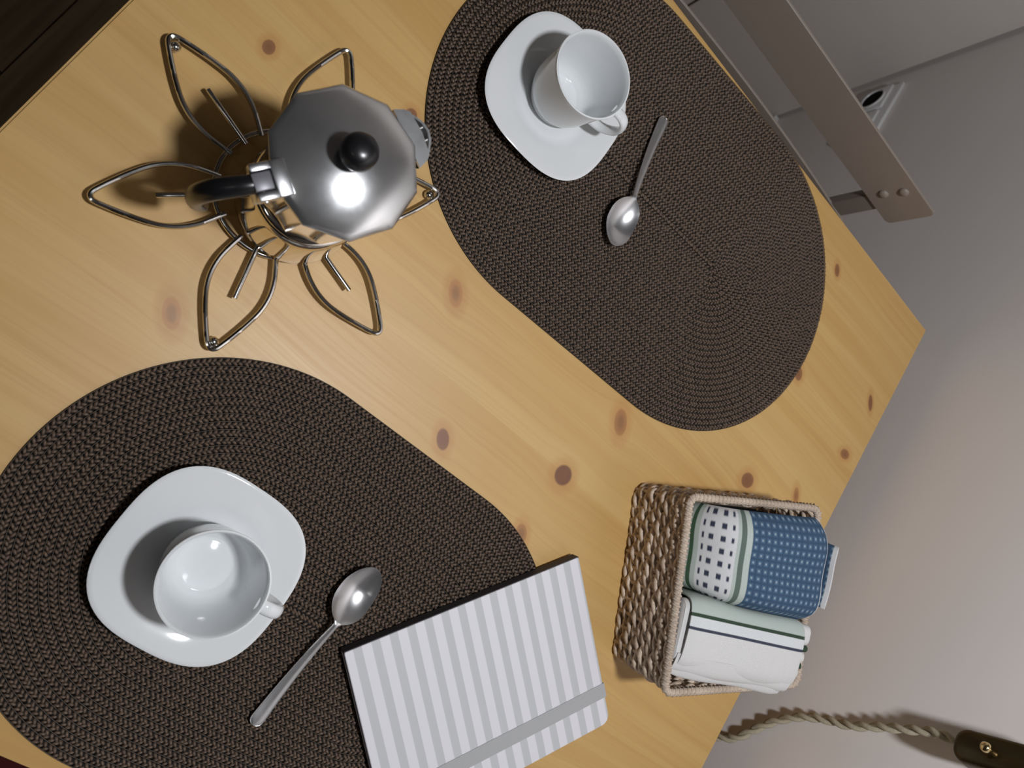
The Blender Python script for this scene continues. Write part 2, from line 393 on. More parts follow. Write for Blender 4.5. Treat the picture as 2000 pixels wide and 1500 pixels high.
# ------------------------------------------------------------------ cups
def make_cup(label, loc, rz):
    t = thing('coffee_cup', label, 'cup', loc, rz, 'white porcelain espresso cups')
    H = 0.0565
    outer = [(0.019, 0.0012), (0.0205, 0.0), (0.0222, 0.0), (0.0228, 0.0012), (0.0230, 0.0035), (0.0247, 0.0065), (0.0268, 0.0110), (0.0281, 0.0165), (0.0288, 0.024), (0.0297, 0.034), (0.0308, 0.044), (0.0319, 0.052), (0.0326, H - 0.001), (0.0325, H),
             (0.0314, H + 0.0003), (0.0306, H - 0.0006), (0.0300, 0.052), (0.0287, 0.040), (0.0274, 0.027), (0.0264, 0.0190), (0.0250, 0.0130), (0.0226, 0.0090), (0.0202, 0.0071), (0.0186, 0.0062), (0.0178, 0.0056), (0.0172, 0.0054), (0.0150, 0.0058), (0.012, 0.0064), (0.008, 0.0069), (0.004, 0.0072)]
    m = MB(); m.lathe([(0.004, 0.0018), (0.017, 0.0018)] + outer, 64, cap0=True, cap1=True); m.obj('bowl', M_porc, t, angle=60)
    path = catmull([(0.0296, 0, 0.0500), (0.0360, 0, 0.0518), (0.0425, 0, 0.0500), (0.0464, 0, 0.0440), (0.0466, 0, 0.0370), (0.0435, 0, 0.0300), (0.0375, 0, 0.0236), (0.0275, 0, 0.0195)], 6)
    m = MB(); m.tube(path, 0.0046, 12, r2=0.0026, up=(0, 1, 0)); m.obj('handle', M_porc, t, angle=70)
    return t
WZ = 0.0043
c1 = make_cup('white porcelain espresso cup on the saucer by the chair, on the far placemat', (-.5030, -.1655, MZ + WZ), radians(-4))
c2 = dup(c1, (-.5035, -.5990, MZ + WZ), 'white porcelain espresso cup on the saucer left of the striped notebook', rz=radians(4))

# ------------------------------------------------------------------ teaspoons
def make_spoon(label, loc, rz):
    t = thing('teaspoon', label, 'spoon', loc, rz, 'steel teaspoons')
    L = 0.130; hb = 0.045                # bowl occupies last 45 mm
    def hw(s):
        if s > L - hb:
            u = (s - (L - hb)) / hb
            if u < 0.44: k = 1 - ((0.44 - u) / 0.44) ** 2.5; return 0.0021 + 0.0124 * max(0.0, k) ** 0.75
            return 0.0145 * max(0.0, 1 - ((u - 0.44) / 0.56) ** 2.3) ** 0.56
        u = s / (L - hb)
        if u < 0.06: return 0.0051 * sqrt(max(0.02, 1 - (1 - u / 0.06) ** 2))
        return 0.0021 + 0.0031 * max(0, 1 - (u - 0.02) / 0.97)
    def zc(s):
        if s > L - hb: u = (s - (L - hb)) / hb; return 0.0112 - 0.0062 * sin(min(1, u * 1.7) * pi / 2) ** 1.0 + 0.0042 * max(0, u - 0.6) / 0.4
        u = s / (L - hb); return 0.0024 + 0.0014 * sin(pi * u) * -0.5 + 0.0088 * u ** 2.2 + 0.0010 * (1 - u)
    def zz(s, v):
        if s > L - hb:
            u = (s - (L - hb)) / hb; d = 0.0054 * max(0, sin(pi * min(1, max(0, u * 1.02)))) ** 0.7; return zc(s) - 0.0 + d * (abs(v) ** 2.2 - 0.75)
        return zc(s) + 0.0007 * (1 - v * v) + (0.0003 if abs(v) > 0.9 and s < 0.055 else 0)
    ss_ = [L * (i / 70) for i in range(71)]; ss_[0] = 0.0003; ss_[-1] = L - 0.00015
    ss_ = ss_[:-1] + [L * 0.993, L * 0.997, ss_[-1]]
    vv = [-1, -.86, -.72, -.5, -.25, 0, .25, .5, .72, .86, 1]
    R = []
    for s in ss_:
        w_ = hw(s); top = [(w_ * v, s, zz(s, v)) for v in vv]
        bot = [(w_ * 0.96 * v, s, zz(s, v) - 0.0013) for v in reversed(vv)]
        R.append(top + bot)
    zmin = min(p[2] for r in R for p in r); R = [[(p[0], p[1], p[2] - zmin) for p in r] for r in R]
    mh = MB(); cut = 46
    mh.rings([r[::-1] for r in R[:cut + 1]], cap0=True, cap1=True); mh.obj('handle', M_steel, t, angle=50)
    mb = MB(); mb.rings([r[::-1] for r in R[cut:]], cap0=True, cap1=True); mb.obj('bowl', M_steel, t, angle=50)
    return t
def dirz(a, b): return atan2(b[1] - a[1], b[0] - a[0]) - pi / 2
A, B = (-.4095, -.6730), (-.4005, -.5437)
sp1 = make_spoon('steel teaspoon between the cup and the striped notebook, bowl toward table middle', (A[0], A[1], MZ), dirz(A, B))
A2, B2 = (-.4145, -.0945), (-.3905, -.2195)
sp2 = dup(sp1, (A2[0], A2[1], MZ), 'steel teaspoon alone on the far placemat beside the cup by the chair', rz=dirz(A2, B2))

# ------------------------------------------------------------------ trivet
RC = (-.6119, -.3753)
tr = thing('trivet', 'flower shaped chrome wire trivet holding the coffee pot', 'trivet', (RC[0], RC[1], TZ))
m = MB(); m.tube([(0.0425 * cos(2 * pi * j / 72), 0.0425 * sin(2 * pi * j / 72), 0.0056) for j in range(72)], 0.0019, 10, closed=True); m.obj('ring', M_chrome, tr)
half = [(0.0375, 0.0118, .0088), (0.046, 0.0152, .0090), (0.056, 0.0184, .0091), (0.067, 0.0196, .0091), (0.078, 0.0182, .0090), (0.089, 0.0143, .0089), (0.099, 0.0098, .0087), (0.107, 0.0058, .0086), (0.1116, 0.0031, .0086), (0.1132, 0.0010, .0086)]
pet = catmull(half + [(x, -y, z) for x, y, z in half[::-1]], 5)
mp = MB(); mp.tube(pet, 0.0018, 9); me_p = mp.mesh('petal', M_chrome)
ms = MB(); ms.tube([(0.038, 0, .0088), (0.045, 0, .0089), (0.0772, 0, .0089)], 0.0017, 9); me_s = ms.mesh('centre_rod', M_chrome)
mf = MB(); mf.sphere((0.1085, 0, 0.0037), 0.0037, 12, 8); me_f = mf.mesh('foot', M_chrome)
for k in range(6):
    a = radians(164 + 60 * k)
    for nm, me_ in (('petal', me_p), ('centre_rod', me_s)) + ((('foot', me_f),) if k % 2 == 0 else ()):
        o = link(nm, me_, tr); o.rotation_euler = (0, 0, a)

# ------------------------------------------------------------------ moka pot
AX = (-.6010, -.3755); PZ = TZ + 0.0105
pot = thing('moka_pot', 'faceted aluminium stovetop coffee pot with black handle, on the wire trivet', 'coffee pot', (AX[0], AX[1], PZ))
m = MB(); m.lathe([(0.004, 0.0004), (0.036, 0.0004), (0.0385, 0.0012), (0.0398, 0.0034), (0.0394, 0.010), (0.0378, 0.030), (0.0362, 0.045), (0.0350, 0.0495), (0.0330, 0.0515), (0.0315, 0.0525), (0.020, 0.0525)], 72, cap0=True, cap1=True)
m.obj('boiler', M_polish, pot, angle=50)
m = MB(); m.lathe([(0.0300, 0.0520), (0.0335, 0.0522), (0.0345, 0.0535), (0.0345, 0.0560), (0.0330, 0.0572), (0.0300, 0.0575)], 60, cap0=True, cap1=True); m.obj('collar', M_polish, pot, angle=40)
PH = radians(22)
def deca(r, z): return [(r * cos(PH + 2 * pi * j / 10), r * sin(PH + 2 * pi * j / 10), z) for j in range(10)]
m = MB(); m.rings([deca(0.0325, 0.0570), deca(0.0322, 0.0600), deca(0.0345, 0.0640), deca(0.0393, 0.1215), deca(0.0397, 0.1240), deca(0.036, 0.1240)], cap0=True, cap1=True)
m.obj('upper_chamber', M_polish, pot, smooth=False)
# lid: ten sided rim blending into a round cone
def lidring(r, z, rnd):
    out = []
    for j in range(60):
        a = 2 * pi * j / 60; k = (a % (2 * pi / 10)) - pi / 10
        rp = cos(pi / 10) / cos(k); rr = r * (rp * (1 - rnd) + rnd)
        out.append((rr * cos(PH + a), rr * sin(PH + a), z))
    return out
def dome(r): return 0.1384 - 6.6 * r * r
m = MB(); m.rings([lidring(0.036, 0.1242, 0), lidring(0.0408, 0.1242, 0), lidring(0.0412, 0.1248, 0), lidring(0.0412, 0.1262, 0), lidring(0.0408, 0.1268, 0), lidring(0.0398, dome(0.0398), 0.15)] + [lidring(r, dome(r), k) for r, k in ((0.0378, 0.75), (0.036, 0.95), (0.032, 1), (0.028, 1), (0.024, 1), (0.020, 1), (0.016, 1), (0.012, 1), (0.008, 1), (0.003, 1))], cap0=True, cap1=True)
lid = m.obj('lid', M_lid, pot, angle=35)
m = MB(); m.lathe([(r, z - 0.0022) for r, z in ((0.0058, 0.1400), (0.0056, 0.1440), (0.0066, 0.1458), (0.0088, 0.1478), (0.0098, 0.1512), (0.0097, 0.1545), (0.0086, 0.1580), (0.0062, 0.1602), (0.002, 0.1610))], 32, cap0=True, cap1=True); m.obj('knob', M_blackp, lid, angle=60)
# spout at azimuth 58, hinge and handle opposite
sa = radians(65); ed = Vector((cos(sa), sin(sa), 0)); fd = Vector((-sin(sa), cos(sa), 0))
def pol(r, l, z, e=ed, f=fd): return e * r + f * l + Vector((0, 0, z))
def vee(r0, wd, z): # open V section seen from above, apex outward
    return [pol(r0 - 0.002, -wd, z), pol(r0 + wd * 0.55, -wd * 0.55, z), pol(r0 + wd * 0.78, 0, z), pol(r0 + wd * 0.55, wd * 0.55, z), pol(r0 - 0.002, wd, z)]
def lipc(k, z, e0=0.0):
    base = [(0.0385, -0.0168), (0.0440, -0.0150), (0.0490, -0.0105), (0.0528, -0.0050), (0.0540, 0.0), (0.0528, 0.0050), (0.0490, 0.0105), (0.0440, 0.0150), (0.0385, 0.0168)]
    return [pol(0.034 + (r - 0.034) * k - e0 * (i not in (0, 8)), l * (0.45 + 0.55 * k) * (1 - e0 * 12), z) for i, (r, l) in enumerate(base)]
outr = [lipc(0.05, 0.088), lipc(0.30, 0.100), lipc(0.62, 0.112), lipc(0.90, 0.1205), lipc(1.0, 0.1236)]
m = MB(); m.rings(outr + [lipc(1.0, 0.1236, 0.0014), lipc(0.86, 0.1200, 0.0014), lipc(0.55, 0.110, 0.0014)], closed_u=False); m.obj('spout', M_alu, pot, angle=50)
m = MB(); lip = [pol(0.0380, -0.0166, 0.1244), pol(0.0440, -0.0146, 0.1244), pol(0.0468, -0.0122, 0.1244), pol(0.0482, 0.0, 0.1244), pol(0.0468, 0.0122, 0.1244), pol(0.0440, 0.0146, 0.1244), pol(0.0380, 0.0166, 0.1244)]
m.rings([lip, [p + Vector((0, 0, 0.0018)) for p in lip]], cap0=True, cap1=True); m.obj('spout_cover', M_alu, lid, smooth=False)
for l in (-0.0040, 0.0030):
    m = MB(); m.tube([pol(0.0460, l, 0.1225), pol(0.0530 - abs(l) * 0.25, l, 0.1225)], 0.0007, 6); m.obj('strainer_bar', M_alu, pot)
ha = radians(-124); eh = Vector((cos(ha), sin(ha), 0)); fh = Vector((-sin(ha), cos(ha), 0))
def ph(r, l, z): return pol(r, l, z, eh, fh)
def hbox(name, r0, r1, l0, l1, z0, z1, mat, par, bv=0.001):
    m = MB(); xf = Matrix(((eh.x, fh.x, 0, 0), (eh.y, fh.y, 0, 0), (0, 0, 1, 0), (0, 0, 0, 1))); m.box(r0, r1, l0, l1, z0, z1, 0, xf); return bevel_obj(m.obj(name, mat, par, smooth=False), bv, 2)
# hinge: a U shaped lug on the lid clasping the handle top
hbox('hinge_lug', 0.0325, 0.0405, -0.0085, 0.0105, 0.1262, 0.1322, M_alu, lid)
hbox('hinge_lug', 0.0400, 0.0506, -0.0085, -0.0042, 0.1235, 0.1318, M_alu, lid)
hbox('hinge_lug', 0.0400, 0.0506, 0.0062, 0.0105, 0.1235, 0.1318, M_alu, lid)
hbox('hinge_block', 0.0360, 0.0500, -0.0065, 0.0085, 0.1100, 0.1225, M_alu, pot)
hbox('hinge_pin', 0.0455, 0.0475, -0.0092, 0.0112, 0.1262, 0.1282, M_steel, pot, 0.0006)
hpath = catmull([ph(0.0430, 0.001, 0.1270), ph(0.050, 0.0008, 0.1278), ph(0.058, -0.0002, 0.1258), ph(0.0665, -0.0018, 0.1200), ph(0.0722, -0.0034, 0.1085), ph(0.0735, -0.0045, 0.0920), ph(0.0710, -0.005, 0.0740), ph(0.0665, -0.005, 0.0620)], 7)
m = MB(); m.tube(hpath, lambda u: 0.0044 + 0.0012 * sin(pi * u), 14, r2=lambda u: 0.0036 + 0.0016 * sin(pi * u), up=fh); hd = m.obj('handle', M_blackp, pot, angle=60)
hbox('handle_cap', 0.0412, 0.0510, -0.0036, 0.0056, 0.1262, 0.1326, M_cap_sheen, hd, 0.0008)

# ------------------------------------------------------------------ notebook
P0 = Vector((-.3858, -.6033)); P1 = Vector((-.2568, -.4479)); P2 = Vector((-.1366, -.5443))
nx_ = (P1 - P0).normalized(); ny_ = Vector((nx_.y, -nx_.x)); NL = (P1 - P0).length; NW = 0.1500
nb = thing('notebook', 'grey and white striped notebook with grey elastic band beside the basket', 'notebook', (P0.x, P0.y, TZ + 0.0036), atan2(nx_.y, nx_.x))
# local x along the spine, local -y toward the opening edge
def nbm():
    n = NM('striped_cover', 0.55, 0, (0.7, 0.7, 0.7), 0.35); v = n.sep(n.coord('Object', nb))
    f = n.math('FRACT', n.math('ADD', n.math('DIVIDE', v[0], NL / 14.6), 0.10))
    st = n.band(f, 0.03, 0.56, 0.03)
    n.set('Base Color', n.mix(st, (0.56, 0.57, 0.585), (0.76, 0.75, 0.79)))
    return n.m
M_cover = nbm()
M_side_shade = plain('shaded_side_tone', (0.035, 0.030, 0.036), 0.7, 0, 0.2, 200)  # near-black puts the shade on spine and page sides into the colour
M_band = plain('elastic', (0.42, 0.425, 0.43), 0.75, 0, 0.05, 900)
def rrect(x0, x1, y0, y1, rs, k=6):
    out = []
    for (cx, cy, a0, r) in ((x0, y0, 180, rs[0]), (x1, y0, 270, rs[1]), (x1, y1, 0, rs[2]), (x0, y1, 90, rs[3])):
        ox = cx + (r if cx == x0 else -r); oy = cy + (r if cy == y0 else -r)
        for i in range(k + 1):
            a = radians(a0 + 90 * i / k); out.append((ox + r * cos(a), oy + r * sin(a)))
    return out
rr_ = (0.008, 0.008, 0.0012, 0.0012)
m = MB(); m.prism(rrect(0, NL, -NW, 0, rr_), 0.0, 0.0019, bev=0.0004); m.obj('back_cover', M_cover, nb)
m = MB(); m.prism(rrect(0.003, NL - 0.003, -NW + 0.003, -0.0015, rr_), 0.0017, 0.0083); m.obj('page_block', M_side_shade, nb, smooth=False)
m = MB(); m.prism(rrect(0, NL, -NW, 0, rr_), 0.0081, 0.0098, bev=0.0005); m.obj('front_cover', M_cover, nb)
m = MB(); m.prism(rrect(0.0, NL, -0.0022, 0.0006, (.0006,) * 4, 2), 0.0004, 0.0094); m.obj('spine', M_side_shade, nb)
m = MB(); bw = 0.0125; by = -NW + 0.0235
sec = [(-0.0010, -0.0004), (NL + 0.0010, -0.0004), (NL + 0.0010, 0.0104), (-0.0010, 0.0104)]; inn = [(-0.0002, 0.0002), (NL + 0.0002, 0.0002), (NL + 0.0002, 0.0098), (-0.0002, 0.0098)]
m.rings([[(x, by, z) for x, z in sec], [(x, by + bw, z) for x, z in sec], [(x, by + bw, z) for x, z in inn], [(x, by, z) for x, z in inn]], closed_v=True); m.obj('elastic_band', M_band, nb, smooth=False)

# ------------------------------------------------------------------ basket
BC = (-.1345, -.3960); BA = radians(28.7)
bk = thing('basket', 'rectangular woven seagrass basket holding two folded towels', 'basket', (BC[0], BC[1], TZ), BA)
def rope_mat(name, a, b, sc=220):
    n = NM(name, 0.85, 0, a, 0.2); c = n.coord(); v = n.sep(c)
    f = n.noise(c, sc, 4, 0.65); g = n.noise(c, 35, 2)
    n.set('Base Color', n.mix(n.ss(n.math('MULTIPLY_ADD', g, 0.5, n.math('MULTIPLY', f, 0.6)), 0.35, 0.78), a, b)); n.bump(f, 0.5, 0.0008); return n.m
M_rope = rope_mat('seagrass', (0.46, 0.355, 0.265), (0.84, 0.70, 0.565))
M_rim = rope_mat('rim_cord', (0.42, 0.335, 0.26), (0.66, 0.55, 0.45), 500)
HX, HY = 0.0745, 0.0775
def rpath(hx, hy, r, ds):
    pts = []
    P = rrect(-hx, hx, -hy, hy, (r,) * 4, 8); n = len(P); tot = 0; seg = []
    for i in range(n):
        d = hypot(P[(i + 1) % n][0] - P[i][0], P[(i + 1) % n][1] - P[i][1]); seg.append(d); tot += d
    cnt = int(tot / ds); out = []; i = 0; acc = 0
    for k in range(cnt):
        s = tot * k / cnt
        while acc + seg[i] < s: acc += seg[i]; i += 1
        u = (s - acc) / seg[i] if seg[i] > 0 else 0; a, b = P[i], P[(i + 1) % n]
        x, y = a[0] + (b[0] - a[0]) * u, a[1] + (b[1] - a[1]) * u
        d = hypot(b[0] - a[0], b[1] - a[1]); out.append((x, y, (b[1] - a[1]) / d, -(b[0] - a[0]) / d, s))
    return out, tot
NR = 10; BH = 0.073
rnd = random.Random(5)
per0 = rpath(HX, HY, 0.008, 0.002)[1]; NST = 44
for i in range(NR):
    z = 0.0035 + (BH - 0.008) * i / (NR - 1)
    fl_ = 0.97 + 0.03 * i / NR
    P, tot = rpath(HX * fl_, HY * fl_, 0.008, 0.0024); m = MB()
    for s2 in (0, 1):
        path = []
        tw = NST // 2
        ph0 = (pi / 2 if i % 2 else 0)
        for x, y, nx, ny, s in P:
            rad = 0.0007 * sin(pi * NST * s / tot + (pi if i % 2 else 0)) 
            a = 2 * pi * tw * s / tot + pi * s2 + ph0
            dr_ = rad + 0.0017 * cos(a) + 0.0005 * sin(61 * s + i * 2.1 + s2); dz = 0.0017 * sin(a) + 0.0004 * sin(23 * s / tot * 6.28 + i)
            path.append((x + nx * dr_, y + ny * dr_, z + dz))
        m.tube(path, 0.0023, 6, closed=True, up=(0, 0, 1), r2=0.0018)
    m.obj('woven_strand', M_rope, bk, angle=None)
msk = MB(); msk.tube([(0, 0, 0.001), (0, 0, BH - 0.002)], 0.0016, 6); me_st = msk.mesh('stake', M_rope)
Ps, tots = rpath(HX * 0.985, HY * 0.985, 0.008, per0 / 240)
for k in range(NST):
    q = Ps[int(len(Ps) * (k + 0.5) / NST) % len(Ps)]
    link('stake', me_st, bk, (q[0], q[1], 0))
P, tot = rpath(HX + 0.0006, HY + 0.0006, 0.007, 0.0014); m = MB(); R = []
core = [(x, y, BH) for x, y, nx, ny, s in P]
m.tube(core, 0.0030, 10, closed=True, up=(0, 0, 1))
tw = round(tot / 0.0042)
m.tube([(x + nx * 0.0030 * cos(a), y + ny * 0.0030 * cos(a), BH + 0.0030 * sin(a)) for (x, y, nx, ny, s) in rpath(HX + 0.0006, HY + 0.0006, 0.007, 0.0007)[0] for a in [2 * pi * tw * s / tot]], 0.0011, 5, closed=True, up=(0, 0, 1))
m.obj('rim', M_rim, bk, angle=None)
m = MB(); m.prism(rrect(-HX + 0.004, HX - 0.004, -HY + 0.004, HY - 0.004, (0.006,) * 4), 0.0008, 0.0045)
for i in range(24):
    y = -HY + 0.006 + (2 * HY - 0.012) * i / 23
    m.tube([(x, y, 0.0045 + 0.0006 * sin(x * 300 + i * pi)) for x in [-HX + 0.006 + (2 * HX - 0.012) * j / 24 for j in range(25)]], 0.0026, 6)
m.obj('base', M_rope, bk, angle=None)

# ------------------------------------------------------------------ towels (folded cloths as extruded, gently wrinkled sheets)
def sheet(mb, path, v0, v1, nv, th, wr, axis='y', shift=None, u0=0.0):
    """path: (a, z) points; extruded along the other horizontal axis from v0 to v1; thickness th"""
    N = len(path); L = [0.0]
    for i in range(1, N): L.append(L[-1] + hypot(path[i][0] - path[i - 1][0], path[i][1] - path[i - 1][1]))
    nrm = []
    for i in range(N):
        a = path[max(i - 1, 0)]; b = path[min(i + 1, N - 1)]; d = hypot(b[0] - a[0], b[1] - a[1]) or 1; nrm.append((-(b[1] - a[1]) / d, (b[0] - a[0]) / d))
    R = []; UV = []
    for j in range(nv + 1):
        t_ = j / nv; v = v0 + (v1 - v0) * t_; edge = sqrt(max(0.0, 1 - (abs(2 * t_ - 1)) ** 14))
        ring = []; uvr = []
        for sgn in (1, -1):
            rg = range(N) if sgn == 1 else range(N - 1, -1, -1)
            for i in rg:
                a, z = path[i]; wv = wr(L[i], v)
                h = th * 0.5 * sgn * max(edge, 0.25)
                aa = a + nrm[i][0] * (h + wv); zz_ = z + nrm[i][1] * (h + wv)
                sh = shift(L[i], v) if shift else 0.0
                ring.append((aa, v + sh, zz_) if axis == 'y' else (v + sh, aa, zz_)); uvr.append((u0 + L[i], v))
        R.append(ring); UV += uvr
    n0 = len(mb.v)
    mb.rings(R if axis == 'y' else [r[::-1] for r in R], cap0=True, cap1=True)
    if axis != 'y': UV = [u for k_ in range(nv + 1) for u in UV[k_ * 2 * N:(k_ + 1) * 2 * N][::-1]]
    if mb.uv is None: mb.uv = []
    mb.uv += UV
def cloth_bump(n, c):
    v = n.sep(c)
    a = n.math('SINE', n.math('MULTIPLY', v[0], 2 * pi / 0.0011)); b = n.math('SINE', n.math('MULTIPLY', v[1], 2 * pi / 0.0011))
    n.bump(n.math('MULTIPLY', a, b), 0.25, 0.0003)
PALE, GREENC, WHITEC, NAVY, BLUE = (0.50, 0.56, 0.52), lin(62, 92, 66), (0.72, 0.72, 0.73), lin(52, 58, 78), lin(71, 101, 129)
def towel1_mat():
    n = NM('blue_check_cloth', 0.9, 0, BLUE, 0.15); uv = n.coord('UV'); s = n.sep(uv); u, v = s[0], s[1]
    def cells(x, p, duty, ph=0.0):
        f = n.math('FRACT', n.math('ADD', n.math('DIVIDE', x, p), ph)); return n.band(f, 0.5 - duty / 2, 0.5 + duty / 2, 0.10)
    f = n.noise(uv, 300, 3)
    dots = n.math('MULTIPLY', cells(u, 0.0060, 0.28), cells(v, 0.0060, 0.28))
    check = n.math('MAXIMUM', cells(u, 0.0060, 0.35, 0.5), cells(v, 0.0060, 0.35, 0.5))
    blue = n.mix(n.math('MULTIPLY', check, 0.8), BLUE, lin(48, 72, 98)); blue = n.mix(n.math('MULTIPLY', dots, 0.60), blue, (0.44, 0.52, 0.58))
    col = n.mix(n.ss(u, T1['blue'] - .0006, T1['blue'] + .0006), PALE, blue)
    col = n.mix(n.band(u, *T1['white']), col, WHITEC)
    for a, b, d in T1['dash']: col = n.mix(n.math('MULTIPLY', n.band(u, a, b), cells(v, 0.0104, d)), col, NAVY)
    col = n.mix(n.band(u, *T1['g1']), col, GREENC); col = n.mix(n.band(u, *T1['g2']), col, lin(98, 112, 104))
    col = n.mix(n.ss(u, T1['hem'] - .0006, T1['hem'] + .0006), col, WHITEC)
    col = n.mix(n.math('MULTIPLY', f, 0.25), col, n.mix(0.5, col, (0.2, 0.2, 0.2)))
    n.set('Base Color', col); cloth_bump(n, uv); return n.m
top = catmull([(-0.0590, 0.012, 0), (-0.0600, 0.030, 0), (-0.0585, 0.048, 0), (-0.0535, 0.064, 0), (-0.0440, 0.078, 0), (-0.0320, 0.0875, 0), (-0.0150, 0.0940, 0), (0.006, 0.0985, 0), (0.026, 0.1005, 0), (0.044, 0.1005, 0), (0.0545, 0.0985, 0), (0.0600, 0.0955, 0)], 5)
low = catmull([(0.012, 0.0560, 0), (0.026, 0.0610, 0), (0.045, 0.0690, 0), (0.0600, 0.0770, 0), (0.0680, 0.0860, 0), (0.0715, 0.0930, 0), (0.0735, 0.0975, 0)], 5)
def plen(P): return sum((P[i + 1] - P[i]).length for i in range(len(P) - 1))
HEM = plen(top) - 0.0030
T1 = dict(blue=0.0960, white=(0.0545, 0.0840), dash=[(0.0568, 0.0586, .5), (0.0622, 0.0660, .45), (0.0715, 0.0753, .45), (0.0796, 0.0816, .4)], g1=(0.0470, 0.0505), g2=(0.0868, 0.0910), hem=HEM)
M_t1 = towel1_mat()
tw1 = thing('tea_towel', 'blue and white checked tea towel rolled in the basket, bigger of the two', 'towel', (BC[0], BC[1], TZ), BA)
m = MB(); sheet(m, [(p.x, p.y) for p in top], -0.0060, 0.0715, 22, 0.0042, lambda u, v: 0.0010 * sin(u * 70 + v * 40) + 0.0009 * sin(v * 130 + 1) - 0.010 * max(0, abs(v - 0.0327) / 0.0388) ** 4 - 0.02 * max(0, (0.004 - v) / 0.01) ** 2 * 0.3,
                shift=lambda u, v: (0.0045 - 0.13 * max(0, u - 0.05)) * (0.0715 - v) / 0.0775)
m.obj('outer_fold', M_t1, tw1, angle=70)
def pad(x0, x1, z0, z1, r=0.006, k=5):
    c = [(x0 + r, z0 + r, 180), (x1 - r, z0 + r, 270), (x1 - r, z1 - r, 0), (x0 + r, z1 - r, 90)]; out = []
    for cx, cz, a0 in c:
        for i in range(k + 1): a = radians(a0 + 90 * i / k); out.append((cx + r * cos(a), cz + r * sin(a)))
    return out
def padmesh(mb, poly, v0, v1, axis='y', u0=0.0, sl=0.0):
    vs_ = [v0, v0 + 0.0015, v0 + 0.004] + [v0 + 0.004 + (v1 - v0 - 0.008) * i / 8 for i in range(1, 8)] + [v1 - 0.004, v1 - 0.0015, v1]
    cx = sum(p[0] for p in poly) / len(poly); cz = sum(p[1] for p in poly) / len(poly); R = []; UV = []
    for i, v in enumerate(vs_):
        s = [0.93, 0.985, 1][min(i, 2)] if i < 3 else ([0.93, 0.985, 1][min(len(vs_) - 1 - i, 2)]); w_ = 0.0008 * sin(v * 150)
        ring = [(cx + (p[0] - cx) * s, cz + (p[1] - cz) * s + w_ * (1 if p[1] > cz else 0)) for p in poly]
        R.append([(a + sl * (v - v0), v, z) if axis == 'y' else (v, a + sl * (v - v0), z) for a, z in ring]); UV += [(u0, v)] * len(poly)
    mb.rings(R if axis == 'y' else [r[::-1] for r in R], cap0=True, cap1=True)
    mb.uv = (mb.uv or []) + UV
m = MB(); padmesh(m, pad(-0.0540, 0.0560, 0.008, 0.050, 0.01), 0.002, 0.0660, u0=0.13); m.obj('inner_fold', M_t1, tw1, angle=70)
m = MB(); padmesh(m, pad(-0.036, 0.030, 0.0505, 0.0790, 0.012), 0.004, 0.0610, u0=0.13); m.obj('inner_fold', M_t1, tw1, angle=70)
m = MB(); sheet(m, [(p.x, p.y) for p in low], 0.0060, 0.0600, 14, 0.0034, lambda u, v: 0.0016 * sin(v * 130 + u * 20), u0=HEM + 0.0035 - plen(low), shift=lambda u, v: -0.12 * u); hf = m.obj('hem_fold', M_t1, tw1, angle=70); hf.rotation_euler = (0, 0, radians(-9)); hf.location = (-0.0035, 0.010, 0)

def towel2_mat():
    n = NM('white_striped_cloth', 0.9, 0, WHITEC, 0.15); uv = n.coord('UV'); s = n.sep(uv); u = s[0]
    W2 = (0.66, 0.65, 0.64)
    col = n.mix(n.ss(u, 0.0600, 0.0604), (0.46, 0.52, 0.48), W2)
    col = n.mix(n.band(u, 0.0600, 0.0628), col, lin(58, 74, 60)); col = n.mix(n.band(u, 0.0628, 0.0705), col, (0.66, 0.68, 0.69)); col = n.mix(n.band(u, 0.0705, 0.0728), col, lin(66, 70, 84))
    col = n.mix(n.band(u, 0.190, 0.205), col, BLUE)
    n.set('Base Color', col); cloth_bump(n, uv); return n.m
M_t2 = towel2_mat()
tw2 = thing('tea_towel', 'white tea towel with green and navy stripes, folded in a pad in the basket', 'towel', (BC[0], BC[1], TZ), BA)
TA = radians(-8.5)
def t2place(o): o.rotation_euler = (radians(-2), radians(-6), TA); o.location = (0.0, -0.0400, 0.003); return o
# cross section (y, z): starts low on the +y side, over the top, then folds
sec2 = catmull([(0.0255, 0.030, 0), (0.0260, 0.056, 0), (0.0255, 0.0740, 0), (0.0215, 0.0820, 0), (0.0100, 0.0850, 0), (-0.0060, 0.0850, 0), (-0.0200, 0.0835, 0), (-0.0275, 0.0790, 0), (-0.0285, 0.0735, 0), (-0.0240, 0.0700, 0), (-0.0100, 0.0700, 0), (0.010, 0.0700, 0)], 5)
m = MB(); sheet(m, [(p.x, p.y) for p in sec2], -0.060, 0.0600, 20, 0.0040, lambda u, v: 0.0008 * sin(v * 60 + u * 30), axis='x'); t2place(m.obj('outer_fold', M_t2, tw2, angle=70))
zb = 0.0650
for k_, (ex_, ey_) in enumerate(((0.002, 0.0), (-0.003, 0.001), (0.001, -0.0008))):
    m = MB(); padmesh(m, pad(-0.0205 + ey_, 0.0235, zb - 0.0185, zb, 0.0085), -0.0620 + ex_, 0.0480 + ex_, axis='x', u0=0.10); t2place(m.obj('inner_fold', M_t2, tw2, angle=70)); zb -= 0.0190
